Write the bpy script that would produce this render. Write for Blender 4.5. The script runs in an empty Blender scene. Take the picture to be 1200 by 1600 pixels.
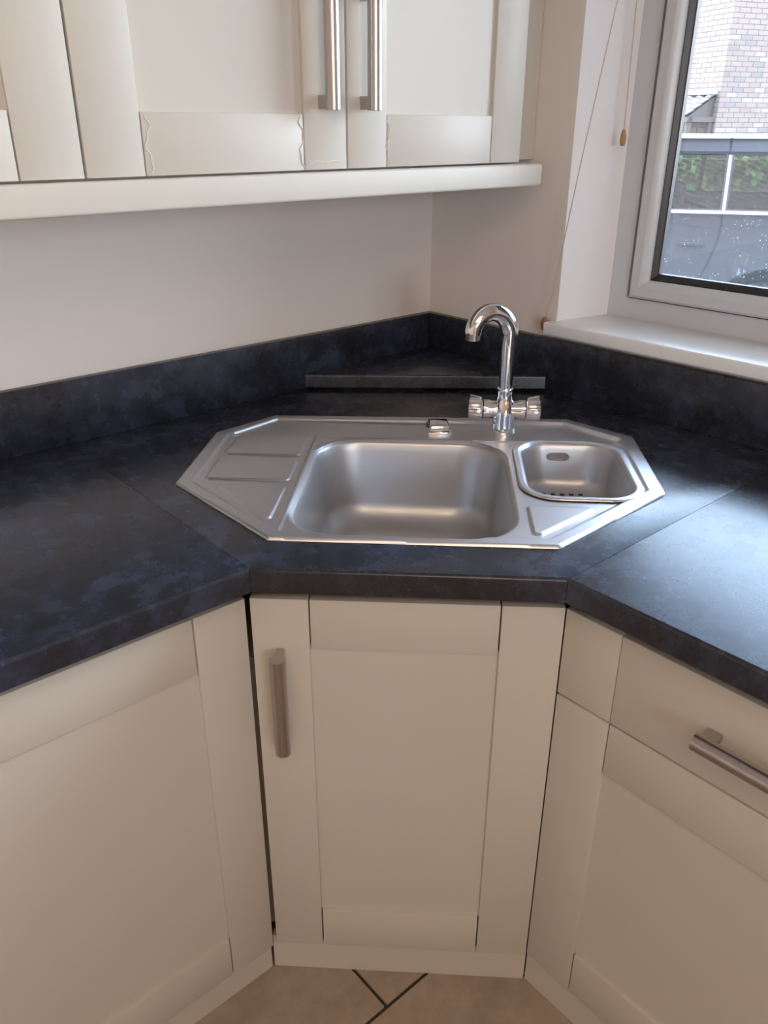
import bpy, bmesh, math, random
import numpy as np
from mathutils import Vector, Matrix
random.seed(7)
SC = bpy.context.scene
COL = SC.collection
R2 = 2 ** .5
Z = 0.8548                      # top of the worktop above the floor

# ------------------------------------------------------------------ camera
cam_d = bpy.data.cameras.new('camera'); cam = bpy.data.objects.new('camera', cam_d); COL.objects.link(cam)
yaw, pitch, roll = 0.8537, 0.4455, 0.0029
fw = Vector((math.cos(yaw)*math.cos(pitch), math.sin(yaw)*math.cos(pitch), -math.sin(pitch)))
r0 = Vector((math.sin(yaw), -math.cos(yaw), 0)); u0 = r0.cross(fw)
rt = r0*math.cos(roll) + u0*math.sin(roll); up = -r0*math.sin(roll) + u0*math.cos(roll)
m = Matrix((rt, up, -fw)).transposed().to_4x4(); m.translation = Vector((-1.3938, -1.4319, 1.3799))
cam.matrix_world = m
cam_d.sensor_fit = 'VERTICAL'; cam_d.sensor_height = 36; cam_d.lens = 1268.36/1600*36; cam_d.clip_start = .02
SC.camera = cam

# ------------------------------------------------------------------ sky, sun, exposure
w = bpy.data.worlds.new('sky'); SC.world = w; w.use_nodes = True
nt = w.node_tree; bg = nt.nodes['Background']
# bright hazy sky: pale at the horizon, bluer overhead, the same all round
tc = nt.nodes.new('ShaderNodeTexCoord'); sx = nt.nodes.new('ShaderNodeSeparateXYZ'); nt.links.new(tc.outputs['Generated'], sx.inputs[0])
cr = nt.nodes.new('ShaderNodeValToRGB'); nt.links.new(sx.outputs[2], cr.inputs[0])
cr.color_ramp.elements[0].position = 0; cr.color_ramp.elements[0].color = (1.0, 1.0, 1.0, 1)
cr.color_ramp.elements[1].position = .9; cr.color_ramp.elements[1].color = (.46, .64, 1.0, 1)
e_ = cr.color_ramp.elements.new(.35); e_.color = (.64, .79, 1.0, 1)
nt.links.new(cr.outputs[0], bg.inputs[0]); bg.inputs[1].default_value = 8.8
sun_d = bpy.data.lights.new('sun', 'SUN'); sun_d.energy = 7.0; sun_d.color = (1, .93, .82); sun_d.angle = .01
sun = bpy.data.objects.new('sun', sun_d); COL.objects.link(sun)
sd = Vector((-.64, .77, 1.1)).normalized()
sun.rotation_euler = sd.to_track_quat('Z', 'Y').to_euler(); sun.location = (0, 0, 9)

def area(name, loc, look, sx, sy, power=0, col=(1, 1, 1), portal=False):
    d = bpy.data.lights.new(name, 'AREA'); d.shape = 'RECTANGLE'; d.size = sx; d.size_y = sy; d.energy = power; d.color = col
    d.cycles.is_portal = portal
    o = bpy.data.objects.new(name, d); COL.objects.link(o); o.location = loc
    o.rotation_euler = (-Vector(look)).to_track_quat('Z', 'Y').to_euler()
    return o
area('window_portal', (.30, -1.08, 1.53), (-1, 0, 0), 1.5, 1.15, portal=True)
area('rear_portal', (-1.9, -3.97, 1.6), (0, 1, 0), 1.0, 1.1, portal=True)
area('warm_fill_light', (-2.2, -2.5, 2.42), (0, 0, -1), 1.5, 1.5, power=15, col=(1, .76, .53))  # added warm fill from overhead

SC.view_settings.view_transform = 'Standard'; SC.view_settings.look = 'None'
SC.view_settings.gamma = 1; SC.view_settings.use_curve_mapping = False
SC.view_settings.exposure = 1.0

# ------------------------------------------------------------------ materials
def mat(name, col, rough=.5, metal=0, **k):
    m_ = bpy.data.materials.new(name); m_.use_nodes = True
    b = m_.node_tree.nodes['Principled BSDF']
    b.inputs['Base Color'].default_value = (*col, 1); b.inputs['Roughness'].default_value = rough; b.inputs['Metallic'].default_value = metal
    for a, v in k.items(): b.inputs[a.replace('_', ' ')].default_value = v
    return m_
def nodes(m_): return m_.node_tree.nodes, m_.node_tree.links, m_.node_tree.nodes['Principled BSDF']
def coords(m_, scale=(1, 1, 1), rot=(0, 0, 0)):
    n, l, b = nodes(m_)
    g = n.new('ShaderNodeNewGeometry'); mp = n.new('ShaderNodeMapping'); mp.inputs['Scale'].default_value = scale; mp.inputs['Rotation'].default_value = rot
    l.new(g.outputs['Position'], mp.inputs[0]); return mp.outputs[0]
def noise(m_, vec, scale, detail=4, rough=.5, dist=0):
    n, l, b = nodes(m_); t = n.new('ShaderNodeTexNoise'); t.inputs['Scale'].default_value = scale
    t.inputs['Detail'].default_value = detail; t.inputs['Roughness'].default_value = rough; t.inputs['Distortion'].default_value = dist
    l.new(vec, t.inputs['Vector']); return t.outputs['Fac']
def ramp(m_, fac, stops):
    n, l, b = nodes(m_); r = n.new('ShaderNodeValToRGB'); l.new(fac, r.inputs[0])
    e = r.color_ramp.elements
    while len(e) < len(stops): e.new(.5)
    for el, (p, c) in zip(e, stops):
        el.position = p; el.color = (*c, 1) if len(c) == 3 else c
    return r.outputs[0]
def bump(m_, fac, strength=.1, dist=.001):
    n, l, b = nodes(m_); bn = n.new('ShaderNodeBump'); bn.inputs['Strength'].default_value = strength; bn.inputs['Distance'].default_value = dist
    l.new(fac, bn.inputs['Height']); l.new(bn.outputs[0], b.inputs['Normal'])

WALL = mat('magnolia_paint', (.80, .735, .69), .75)
v = coords(WALL); bump(WALL, noise(WALL, v, 260, 3), .12, .0006)
WHITE = mat('white_paint', (.90, .89, .90), .6)
UPVC = mat('white_plastic_frame', (.60, .61, .64), .28)
SILL = mat('white_gloss_board', (.93, .93, .94), .25)
CREAM = mat('cream_vinyl', (.61, .565, .50), .42)
v = coords(CREAM); n_, l_, b_ = nodes(CREAM)
l_.new(ramp(CREAM, noise(CREAM, v, 3, 3), [(.3, (.60, .555, .488)), (.7, (.625, .58, .512))]), b_.inputs['Base Color'])
bump(CREAM, noise(CREAM, v, 420, 2), .05, .0003)
CARC = mat('shaded_cream_carcass', (.50, .42, .33), .6)  # cream taken down to brown, with its shade put into the colour
STAIN = mat('lifted_vinyl', (.72, .69, .64), .5)
DARK = mat('gap_shade_black', (.02, .018, .016), .9)
STONE = mat('slate_blue_laminate', (.03, .035, .05), .34)
n_, l_, b_ = nodes(STONE)
v = coords(STONE, (1, 1, 1))
c1 = noise(STONE, v, 8, 7, .62, .25); c2 = noise(STONE, v, 30, 5, .62)
mx = n_.new('ShaderNodeMath'); mx.operation = 'MULTIPLY_ADD'; mx.inputs[1].default_value = .45; l_.new(c2, mx.inputs[0])
mm = n_.new('ShaderNodeMath'); mm.operation = 'MULTIPLY'; mm.inputs[1].default_value = .6; l_.new(c1, mm.inputs[0]); l_.new(mm.outputs[0], mx.inputs[2])
colr = ramp(STONE, mx.outputs[0], [(.36, (.010, .011, .015)), (.50, (.017, .020, .030)), (.60, (.029, .036, .060)), (.72, (.050, .062, .10))])
l_.new(colr, b_.inputs['Base Color'])
b_.inputs['IOR'].default_value = 1.6
l_.new(ramp(STONE, c2, [(.3, (.25,)*3), (.7, (.29,)*3)]), b_.inputs['Roughness'])
bump(STONE, noise(STONE, v, 160, 4, .6), .06, .0006)
STEEL = mat('brushed_steel', (.70, .70, .72), .30, 1)
n_, l_, b_ = nodes(STEEL)
v = coords(STEEL, (1, 60, 60), (0, 0, math.radians(45)))
s1 = noise(STEEL, v, 14, 3, .6); l_.new(ramp(STEEL, s1, [(.2, (.33,)*3), (.8, (.45,)*3)]), b_.inputs['Roughness'])
bump(STEEL, s1, .03, .0003)
BOWL = mat('satin_steel_bowl', (.58, .58, .59), .33, 1)
n_, l_, b_ = nodes(BOWL); v = coords(BOWL, (1, 1, 14)); s1 = noise(BOWL, v, 22, 3, .6)
l_.new(ramp(BOWL, s1, [(.2, (.38,)*3), (.8, (.50,)*3)]), b_.inputs['Roughness'])
CHROME = mat('chrome', (.86, .86, .88), .05, 1)
NICKEL = mat('brushed_nickel', (.52, .48, .455), .30, 1)
BLACK = mat('black_rubber_slot_shade', (.015, .015, .018), .6)
SPACER = mat('glazing_spacer', (.035, .032, .036), .35, .3)
WOOD = mat('turned_beech', (.42, .22, .10), .45)
TERRA = mat('red_brown_knob', (.32, .13, .07), .5)
CORD = mat('blind_cord', (.55, .47, .40), .8)
TILE = mat('beige_floor_tile', (.42, .33, .26), .5)
n_, l_, b_ = nodes(TILE); v = coords(TILE)
l_.new(ramp(TILE, noise(TILE, v, 12, 8, .7), [(.3, (.31, .235, .18)), (.7, (.45, .36, .29))]), b_.inputs['Base Color'])
GROUT = mat('dark_grout', (.05, .038, .03), .9)

# ------------------------------------------------------------------ object helpers
ROOT = {}
def props(o, label=None, cat=None, group=None, kind=None):
    if label: o['label'] = label
    if cat: o['category'] = cat
    if group: o['group'] = group
    if kind: o['kind'] = kind
    return o
def thing(name, loc, label=None, cat=None, group=None, kind=None):
    o = bpy.data.objects.new(name, None); COL.objects.link(o); o.location = loc; o.empty_display_size = .05
    ROOT[o.name] = Vector(loc)
    return props(o, label, cat, group, kind)
def adopt(o, p):
    if p is not None:
        o.parent = p
        if p.name in ROOT: o.matrix_parent_inverse = Matrix.Translation(-ROOT[p.name])
def mesh(name, verts, faces, ma, parent=None, smooth=False, **k):
    me = bpy.data.meshes.new(name); me.from_pydata([tuple(map(float, q)) for q in verts], [], [list(map(int, f)) for f in faces])
    me.materials.append(ma)
    if smooth: me.polygons.foreach_set('use_smooth', [True]*len(me.polygons))
    me.update()
    o = bpy.data.objects.new(name, me); COL.objects.link(o); adopt(o, parent)
    return props(o, **k)
def frombm(name, bm, ma, parent=None, smooth=None, **k):
    bmesh.ops.recalc_face_normals(bm, faces=bm.faces)
    me = bpy.data.meshes.new(name); bm.to_mesh(me); bm.free(); me.materials.append(ma)
    if smooth is not None:
        me.polygons.foreach_set('use_smooth', [True]*len(me.polygons))
        me.set_sharp_from_angle(angle=math.radians(smooth))
    o = bpy.data.objects.new(name, me); COL.objects.link(o); adopt(o, parent)
    return props(o, **k)
def frame(O, ex, ey, ez=(0, 0, 1)):
    M = Matrix((Vector(ex), Vector(ey), Vector(ez))).transposed().to_4x4(); M.translation = Vector(O); return M
I4 = Matrix.Identity(4)
def addbox(bm, lo, hi, M=I4, bev=0, seg=2):
    b2 = bmesh.new()
    vs = [b2.verts.new((x, y, z)) for x in (lo[0], hi[0]) for y in (lo[1], hi[1]) for z in (lo[2], hi[2])]
    for f in ((0, 1, 3, 2), (4, 6, 7, 5), (0, 4, 5, 1), (2, 3, 7, 6), (0, 2, 6, 4), (1, 5, 7, 3)): b2.faces.new([vs[i] for i in f])
    if bev: bmesh.ops.bevel(b2, geom=b2.edges[:], offset=bev, segments=seg, affect='EDGES', profile=.5)
    bmesh.ops.transform(b2, matrix=M, verts=b2.verts)
    t = bpy.data.meshes.new('t'); b2.to_mesh(t); b2.free(); bm.from_mesh(t); bpy.data.meshes.remove(t)
def box(name, lo, hi, ma, parent=None, M=I4, bev=0, seg=2, **k):
    bm = bmesh.new(); addbox(bm, lo, hi, M, bev, seg)
    return frombm(name, bm, ma, parent, 35 if bev else None, **k)
def addtube(bm, pts, rad, n=20, cap=True):
    pts = [Vector(p) for p in pts]; rads = rad if isinstance(rad, (list, tuple)) else [rad]*len(pts)
    rings = []; ref = None
    for i, p in enumerate(pts):
        t = (pts[min(i+1, len(pts)-1)] - pts[max(i-1, 0)]).normalized()
        if ref is None: ref = t.orthogonal().normalized()
        a = (ref - t*ref.dot(t)).normalized(); ref = a; b = t.cross(a)
        rings.append([bm.verts.new(p + (a*math.cos(6.2831853*j/n) + b*math.sin(6.2831853*j/n))*rads[i]) for j in range(n)])
    for A, B in zip(rings, rings[1:]):
        for j in range(n): bm.faces.new((A[j], A[(j+1) % n], B[(j+1) % n], B[j]))
    if cap: bm.faces.new(rings[0][::-1]); bm.faces.new(rings[-1])
def tube(name, pts, rad, ma, parent=None, n=20, **k):
    bm = bmesh.new(); addtube(bm, pts, rad, n); return frombm(name, bm, ma, parent, 40, **k)
def addlathe(bm, prof, O, ax=(0, 0, 1), n=32):
    ax = Vector(ax).normalized(); addtube2 = []
    a = ax.orthogonal().normalized(); b = ax.cross(a); O = Vector(O)
    for r, h in prof: addtube2.append([bm.verts.new(O + ax*h + (a*math.cos(6.2831853*j/n)+b*math.sin(6.2831853*j/n))*r) for j in range(n)])
    for A, B in zip(addtube2, addtube2[1:]):
        for j in range(n): bm.faces.new((A[j], A[(j+1) % n], B[(j+1) % n], B[j]))
    bm.faces.new(addtube2[0][::-1]); bm.faces.new(addtube2[-1])
def prism(name, outer, z0, z1, ma, parent=None, hole=None, bev=None, bevw=.004, M=I4, **k):
    """vertical prism; bev = list of outer edge indices whose top (and bottom) edge is rounded"""
    bm = bmesh.new()
    def loop(pts): 
        vs = [bm.verts.new((x, y, z1)) for x, y in pts]
        return vs, [bm.edges.new((vs[i], vs[(i+1) % len(vs)])) for i in range(len(vs))]
    vo, eo = loop(outer); es = list(eo)
    if hole:
        vh, eh = loop(hole); es += eh
        bmesh.ops.triangle_fill(bm, edges=es, use_beauty=True)
    else: bm.faces.new(vo)
    top = bm.faces[:]
    r = bmesh.ops.extrude_face_region(bm, geom=top)
    nv = [g for g in r['geom'] if isinstance(g, bmesh.types.BMVert)]
    bmesh.ops.translate(bm, vec=(0, 0, z0-z1), verts=nv)
    # original faces remain as top only if kept: make sure both ends exist
    bm.normal_update()
    if not any(abs(f.normal.z) > .9 and abs(f.calc_center_median().z - z1) < 1e-5 for f in bm.faces):
        pass
    if bev:
        eds = [eo[i] for i in bev if eo[i].is_valid]
        bmesh.ops.recalc_face_normals(bm, faces=bm.faces)
        bmesh.ops.bevel(bm, geom=eds, offset=bevw, segments=4, affect='EDGES', profile=.5)
    bmesh.ops.transform(bm, matrix=M, verts=bm.verts)
    return frombm(name, bm, ma, parent, 30, **k)
def sheet(sdf, x0, x1, y0, y1, h):
    """grid of quads inside sdf<0 with its border moved onto the contour; returns xy array, faces"""
    nx, ny = int((x1-x0)/h)+2, int((y1-y0)/h)+2
    X, Y = np.meshgrid(x0+np.arange(nx)*h, y0+np.arange(ny)*h, indexing='ij')
    P = np.stack([X.ravel(), Y.ravel()], 1)
    ii, jj = np.meshgrid(np.arange(nx-1), np.arange(ny-1), indexing='ij'); a = (ii*ny+jj).ravel()
    F = np.stack([a, a+ny, a+ny+1, a+1], 1)
    keep = sdf(P[F].mean(1)) < 0; F = F[keep]
    used, inv = np.unique(F, return_inverse=True); F = inv.reshape(F.shape); P = P[used]
    # border vertices: those used by fewer than 4 quads
    cnt = np.bincount(F.ravel(), minlength=len(P)); bd = cnt < 4
    for _ in range(4):
        q = P[bd]; s = sdf(q); e = 1e-4
        g = np.stack([(sdf(q+[e, 0])-sdf(q-[e, 0]))/(2*e), (sdf(q+[0, e])-sdf(q-[0, e]))/(2*e)], 1)
        g /= np.maximum((g**2).sum(1, keepdims=True), 1e-6); P[bd] = q - g*s[:, None]
    return P, F
def smooth01(t): t = np.clip(t, 0, 1); return t*t*(3-2*t)
def sd_rrect(P, x0, x1, y0, y1, r):
    c = np.array([(x0+x1)/2, (y0+y1)/2]); hs = np.array([(x1-x0)/2, (y1-y0)/2])
    q = np.abs(P-c)-hs+r
    return np.hypot(*np.maximum(q, 0).T) + np.minimum(np.maximum(q[:, 0], q[:, 1]), 0) - r
def sd_convex(P, poly):
    """max of edge plane distances of a counter-clockwise polygon (negative inside)"""
    d = []
    for i in range(len(poly)):
        a = np.array(poly[i]); b = np.array(poly[(i+1) % len(poly)]); e = (b-a)/np.hypot(*(b-a)); n = np.array([e[1], -e[0]])
        d.append((P-a)@n)
    return np.max(d, 0)
def sd_convex_round(P, poly, r):
    """rounded-corner convex polygon, outline passes through poly's edges"""
    poly = [np.array(p) for p in poly]; ins = []
    n = len(poly)
    for i in range(n):
        a, b, c = poly[i-1], poly[i], poly[(i+1) % n]
        e1 = (b-a)/np.hypot(*(b-a)); e2 = (c-b)/np.hypot(*(c-b))
        n1 = np.array([-e1[1], e1[0]]); n2 = np.array([-e2[1], e2[0]])
        ins.append(b + (n1+n2)*r/(1+n1@n2))
    # exact distance to inset polygon minus r
    best = None; inside = sd_convex(P, ins) < 0
    for i in range(n):
        a, b = ins[i], ins[(i+1) % n]; ab = b-a
        t = np.clip(((P-a)@ab)/(ab@ab), 0, 1); d = np.hypot(*((P-a)-t[:, None]*ab).T)
        best = d if best is None else np.minimum(best, d)
    return np.where(inside, -best, best) - r
def uvxy(u, v): return ((u+v)/R2, (v-u)/R2)      # diagonal frame: u to the right along the sink, v towards the room corner

# ------------------------------------------------------------------ room shell
BE = .03384; NB = (1+BE*BE)**.5
AL = Vector((BE, -1, 0))/NB; OU = Vector((1, BE, 0))/NB
WB = frame((0, 0, 0), AL, OU)          # window-wall frame: x = along wall away from corner, y = outwards, z up (mirrored frame is fine for boxes)
fl = box('floor', (-3.7, -3.7, -.06), (.1, .1, -.004), GROUT, kind='structure')
TS, GG = .45, .006
base_t = None; r_ = 0
tx0, ty0 = -.796, -.758
for row in range(-6, 3):
    off = 0 if row >= 0 else TS/2*(abs(row) % 2)
    for cx in range(-7, 3):
        xa = tx0 + cx*TS + off; ya = ty0 + row*TS
        if xa > -.05 or ya > -.05 or xa < -3.6 or ya < -3.6: continue
        if base_t is None:
            bm = bmesh.new(); addbox(bm, (GG/2, GG/2, -.008), (TS-GG/2, TS-GG/2, 0), I4, .0012, 1)
            t_ = frombm('tile', bm, TILE, fl, 35); base_t = t_.data
        else:
            t_ = bpy.data.objects.new('tile', base_t); COL.objects.link(t_); t_.parent = fl
        t_.location = (xa, ya, 0)
box('wall_left', (-3.7, 0, 0), (.3, .28, 2.45), WALL, kind='structure')
H0, H1, A0, A1 = 1.0, 2.1, .3727, 1.80
bm = bmesh.new()
addbox(bm, (-.25, 0, 0), (3.8, .28, H0-.022), WB); addbox(bm, (-.25, 0, H1), (3.8, .28, 2.45), WB)
addbox(bm, (-.25, 0, H0-.022), (A0, .28, H1), WB); addbox(bm, (A1, 0, H0-.022), (3.8, .28, H1), WB)
frombm('wall_right', bm, WALL, kind='structure')
bm = bmesh.new()
addbox(bm, (-3.7, -3.95, 0), (.3, -3.7, 1.05)); addbox(bm, (-3.7, -3.95, 2.15), (.3, -3.7, 2.45)); addbox(bm, (-3.7, -3.95, 1.05), (-2.4, -3.7, 2.15)); addbox(bm, (-1.4, -3.95, 1.05), (.3, -3.7, 2.15))
frombm('wall_rear', bm, WALL, kind='structure')
box('wall_far', (-3.95, -3.7, 0), (-3.7, .28, 2.45), WALL, kind='structure')
box('ceiling', (-3.95, -3.95, 2.45), (.3, .28, 2.6), WHITE, kind='structure')
# white plastered reveal on the corner side of the window (splayed), lintel and far side
bm = bmesh.new()
def quadprism(bm, pts, z0, z1, M):
    lo = [bm.verts.new(M @ Vector((x, y, z0))) for x, y in pts]; hi = [bm.verts.new(M @ Vector((x, y, z1))) for x, y in pts]
    bm.faces.new(lo); bm.faces.new(hi)
    for i in range(len(pts)): j = (i+1) % len(pts); bm.faces.new((lo[i], lo[j], hi[j], hi[i]))
quadprism(bm, [(A0-.001, .0005), (A0, -.0004), (.4045, .14), (.404, .17), (A0-.001, .17)], H0-.02, H1, WB)
quadprism(bm, [(A1+.001, .0005), (A1, -.0004), (1.77, .14), (1.77, .17), (A1+.001, .17)], H0-.02, H1, WB)
addbox(bm, (A0, 0, H1-.012), (A1, .17, H1+.001), WB)
frombm('trim_1', bm, WHITE, kind='structure', label='white painted window reveal')

# ------------------------------------------------------------------ window
win = thing('window_1', tuple(WB @ Vector((1.05, .15, 1.0))), kind='structure')
def ring(name, a0, a1, z0, z1, prof, ma, parent, **k):
    """mitred frame: prof = closed list of (inset, o)"""
    bm = bmesh.new(); rings = []
    for ca, cz, sa, sz in ((a0, z0, 1, 1), (a1, z0, -1, 1), (a1, z1, -1, -1), (a0, z1, 1, -1)):
        rings.append([bm.verts.new(WB @ Vector((ca+sa*i, o, cz+sz*i))) for i, o in prof])
    n = len(prof)
    for q in range(4):
        A, B = rings[q], rings[(q+1) % 4]
        for i in range(n): bm.faces.new((A[i], A[(i+1) % n], B[(i+1) % n], B[i]))
    return frombm(name, bm, ma, parent, 25, **k)
FA0, FA1, FZ0, FZ1 = .396, 1.78, .998, 2.095
ring('window_frame', FA0, FA1, FZ0, FZ1, [(0, .143), (.003, .140), (.050, .140), (.0535, .1365), (.0565, .150), (.075, .150), (.075, .172), (0, .172)], UPVC, win)
ring('window_sash', .4570, FA1-.058, 1.0510, FZ1-.055, [(.0005, .131), (.006, .125), (.0235, .125), (.027, .127), (.0375, .139), (.0385, .149), (.0385, .168), (0, .168)], UPVC, win)
ring('gasket', .4548, FA1-.0565, 1.0485, FZ1-.0535, [(0, .137), (.005, .134), (.005, .18), (0, .18)], BLACK, win)
ring('spacer', .4570+.0385, FA1-.058-.0385, 1.0510+.0385, FZ1-.055-.0385, [(-.001, .1445), (.0015, .1425), (.004, .1445), (.009, .150), (.0125, .1515), (.0130, .1625), (-.001, .1625)], SPACER, win)
GLASS = bpy.data.materials.new('dirty_window_glass'); GLASS.use_nodes = True
n_, l_ = GLASS.node_tree.nodes, GLASS.node_tree.links
for q in list(n_): n_.remove(q)
out = n_.new('ShaderNodeOutputMaterial'); tr = n_.new('ShaderNodeBsdfTransparent'); gl = n_.new('ShaderNodeBsdfGlossy'); gl.inputs['Roughness'].default_value = .02
tr.inputs[0].default_value = (.94, .97, .98, 1)
fr = n_.new('ShaderNodeFresnel'); fr.inputs[0].default_value = 1.45
m1 = n_.new('ShaderNodeMixShader'); l_.new(fr.outputs[0], m1.inputs[0]); l_.new(tr.outputs[0], m1.inputs[1]); l_.new(gl.outputs[0], m1.inputs[2])
df = n_.new('ShaderNodeBsdfTranslucent'); df.inputs[0].default_value = (.9, .92, .95, 1)
geo = n_.new('ShaderNodeNewGeometry')
vo = n_.new('ShaderNodeTexVoronoi'); vo.inputs['Scale'].default_value = 150; l_.new(geo.outputs['Position'], vo.inputs['Vector'])
rp = n_.new('ShaderNodeValToRGB'); rp.color_ramp.elements[0].position = .10; rp.color_ramp.elements[0].color = (1, 1, 1, 1); rp.color_ramp.elements[1].position = .17; rp.color_ramp.elements[1].color = (0, 0, 0, 1)
l_.new(vo.outputs['Distance'], rp.inputs[0])
nz = n_.new('ShaderNodeTexNoise'); nz.inputs['Scale'].default_value = 30; nz.inputs['Detail'].default_value = 5; l_.new(geo.outputs['Position'], nz.inputs['Vector'])
sp = n_.new('ShaderNodeSeparateXYZ'); l_.new(geo.outputs['Position'], sp.inputs[0])
hz = n_.new('ShaderNodeMapRange'); hz.inputs['From Min'].default_value = 1.32; hz.inputs['From Max'].default_value = 1.15; l_.new(sp.outputs[2], hz.inputs[0])
mu = n_.new('ShaderNodeMath'); mu.operation = 'MULTIPLY'; l_.new(rp.outputs[0], mu.inputs[0]); 
gt = n_.new('ShaderNodeMath'); gt.operation = 'GREATER_THAN'; gt.inputs[1].default_value = .5; l_.new(nz.outputs['Fac'], gt.inputs[0]); l_.new(gt.outputs[0], mu.inputs[1])
mu2 = n_.new('ShaderNodeMath'); mu2.operation = 'MULTIPLY'; l_.new(mu.outputs[0], mu2.inputs[0]); l_.new(hz.outputs[0], mu2.inputs[1])
sm = n_.new('ShaderNodeMath'); sm.operation = 'MULTIPLY_ADD'; sm.inputs[1].default_value = .012; l_.new(hz.outputs[0], sm.inputs[0]); sm.inputs[2].default_value = .004
ad = n_.new('ShaderNodeMath'); ad.operation = 'MULTIPLY_ADD'; ad.inputs[1].default_value = .25; l_.new(mu2.outputs[0], ad.inputs[0]); l_.new(sm.outputs[0], ad.inputs[2])
m2 = n_.new('ShaderNodeMixShader'); l_.new(ad.outputs[0], m2.inputs[0]); l_.new(m1.outputs[0], m2.inputs[1]); l_.new(df.outputs[0], m2.inputs[2])
l_.new(m2.outputs[0], out.inputs[0])
box('glass_pane', (.4970, .1630, 1.0915), (FA1-.0985, .1670, FZ1-.0955), GLASS, win, WB)
bm = bmesh.new(); addbox(bm, (.3595, -.030, .9800), (1.82, .141, 1.0062), WB, .004, 3)
frombm('window_board', bm, SILL, win, 35)
# second window in the wall behind the camera
w2 = thing('window_2', (-1.9, -3.8, 1.05), kind='structure')
bm = bmesh.new()
for a, b in (((-2.4, -3.86, 1.05), (-2.34, -3.79, 2.15)), ((-1.46, -3.86, 1.05), (-1.4, -3.79, 2.15)), ((-2.34, -3.86, 2.09), (-1.46, -3.79, 2.15)), ((-2.34, -3.86, 1.05), (-1.46, -3.79, 1.11)), ((-1.93, -3.86, 1.11), (-1.87, -3.79, 2.09))): addbox(bm, a, b, I4, .004)
frombm('window_frame', bm, UPVC, w2, 35)

# ------------------------------------------------------------------ blind cords
def cord(pts, knob_prof, knob_mat, knob_len, label, kname):
    t = thing('blind_cord', tuple(pts[-1]), label, 'cord')
    tube('cord', pts, .0011, CORD, t, 6)
    bm = bmesh.new(); addlathe(bm, knob_prof, Vector(pts[-1])+Vector((0, 0, .002)), (0, 0, -1), 20)
    frombm(kname, bm, knob_mat, t, 40)
    return t
wb = lambda a, o, z: WB @ Vector((a, o, z))
cord([wb(.5235, -.008, 2.02), wb(.4504, -.020, 1.5754), wb(.4065, -.023, 1.2915), wb(.3720, -.022, 1.065), wb(.3560, -.019, 1.012)],
     [(.001, 0), (.0045, .001), (.0065, .006), (.0085, .011), (.0085, .016), (.0065, .020), (.0075, .023), (.0045, .0265), (.001, .027)], TERRA, .024,
     'slanting pull cord ending in a red-brown knob at the end of the window board', 'cord_knob')
cord([wb(.4235, .08, 2.05), wb(.4254, .08, 1.5858), wb(.4309, .08, 1.371)],
     [(.001, 0), (.0025, .001), (.0045, .007), (.0058, .014), (.0058, .020), (.0048, .027), (.0042, .0295), (.001, .030)], WOOD, .03,
     'pale cord hanging straight by the window frame with a wooden acorn pull', 'acorn_pull')

# ------------------------------------------------------------------ worktop, upstands, corner shelf
ZB = Z-.0355
SX, SY = -.9175, -.9075          # the two mitre seams
OCT = [(-.391, -.8234), (-.204, -1.006), (.200, -1.0015), (.390, -.8075), (.391, -.5535), (.280, -.461), (-.294, -.482), (-.386, -.5895)]
octc = (0, -.73)
hole = [uvxy(octc[0]+(u-octc[0])*.965, octc[1]+(v_-octc[1])*.95) for u, v_ in OCT]
top = thing('worktop', (-.6, -.6, Z), 'dark slate blue mottled laminate worktop in three joined lengths around the corner sink', 'worktop')
bx = lambda y: -BE*y-.001         # the window wall's face at y
g = .0004
prism('worktop_section', [(-1.95, -.0008), (-1.95, -.6215), (SX-g, -.6185), (SX-g, -.0008)], ZB, Z, STONE, top, bev=[1], bevw=.0045)
prism('worktop_section', [(SX+g, -.6185), (-.6235, SY+g), (bx(SY+g), SY+g), (bx(0), -.0008), (SX+g, -.0008)], ZB, Z, STONE, top, hole=hole, bev=[0], bevw=.0045)
prism('worktop_section', [(-.6235, SY-g), (-.6225, -1.95), (bx(-1.95), -1.95), (bx(SY-g), SY-g)], ZB, Z, STONE, top, bev=[0], bevw=.0045)
HU, TU = .1160, .0172
box('upstand', (-1.95, -TU, Z+.0002), (-.001, -.0008, Z+HU), STONE, None, I4, .0012, 2, label='dark slate upstand running along the wall under the wall cabinets', cat='upstand')
box('upstand', (TU+.001, -TU, Z+.0002), (1.95, -.0008, Z+HU), STONE, None, WB, .0012, 2, label='dark slate upstand along the window wall behind the tap', cat='upstand')
sh = thing('corner_shelf', (-.15, -.15, Z), 'low triangular dark slate shelf filling the corner behind the tap', 'shelf')
cs = [(-.3955, -.0185), (-.3965, -.0235), (-.3925, -.0265), (-.0075, -.3735), (-.0062, -.3735), (bx(-.0178)-TU-.001, -.0185)]
cs = [(-.3960, -.0182), (-.3945, -.0252), (-.0080, -.3728), (-.0060, -.3705), (-TU-.0015, -.0182)]
prism('shelf_top', cs, Z+.0075, Z+.0350, STONE, sh, bev=[1], bevw=.004)
prism('shelf_gap_shade', [(-.372, -.022), (-.021, -.338), (-.021, -.022)], Z+.0003, Z+.0073, DARK, sh)  # black block painting the shade in the gap under the shelf

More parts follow.
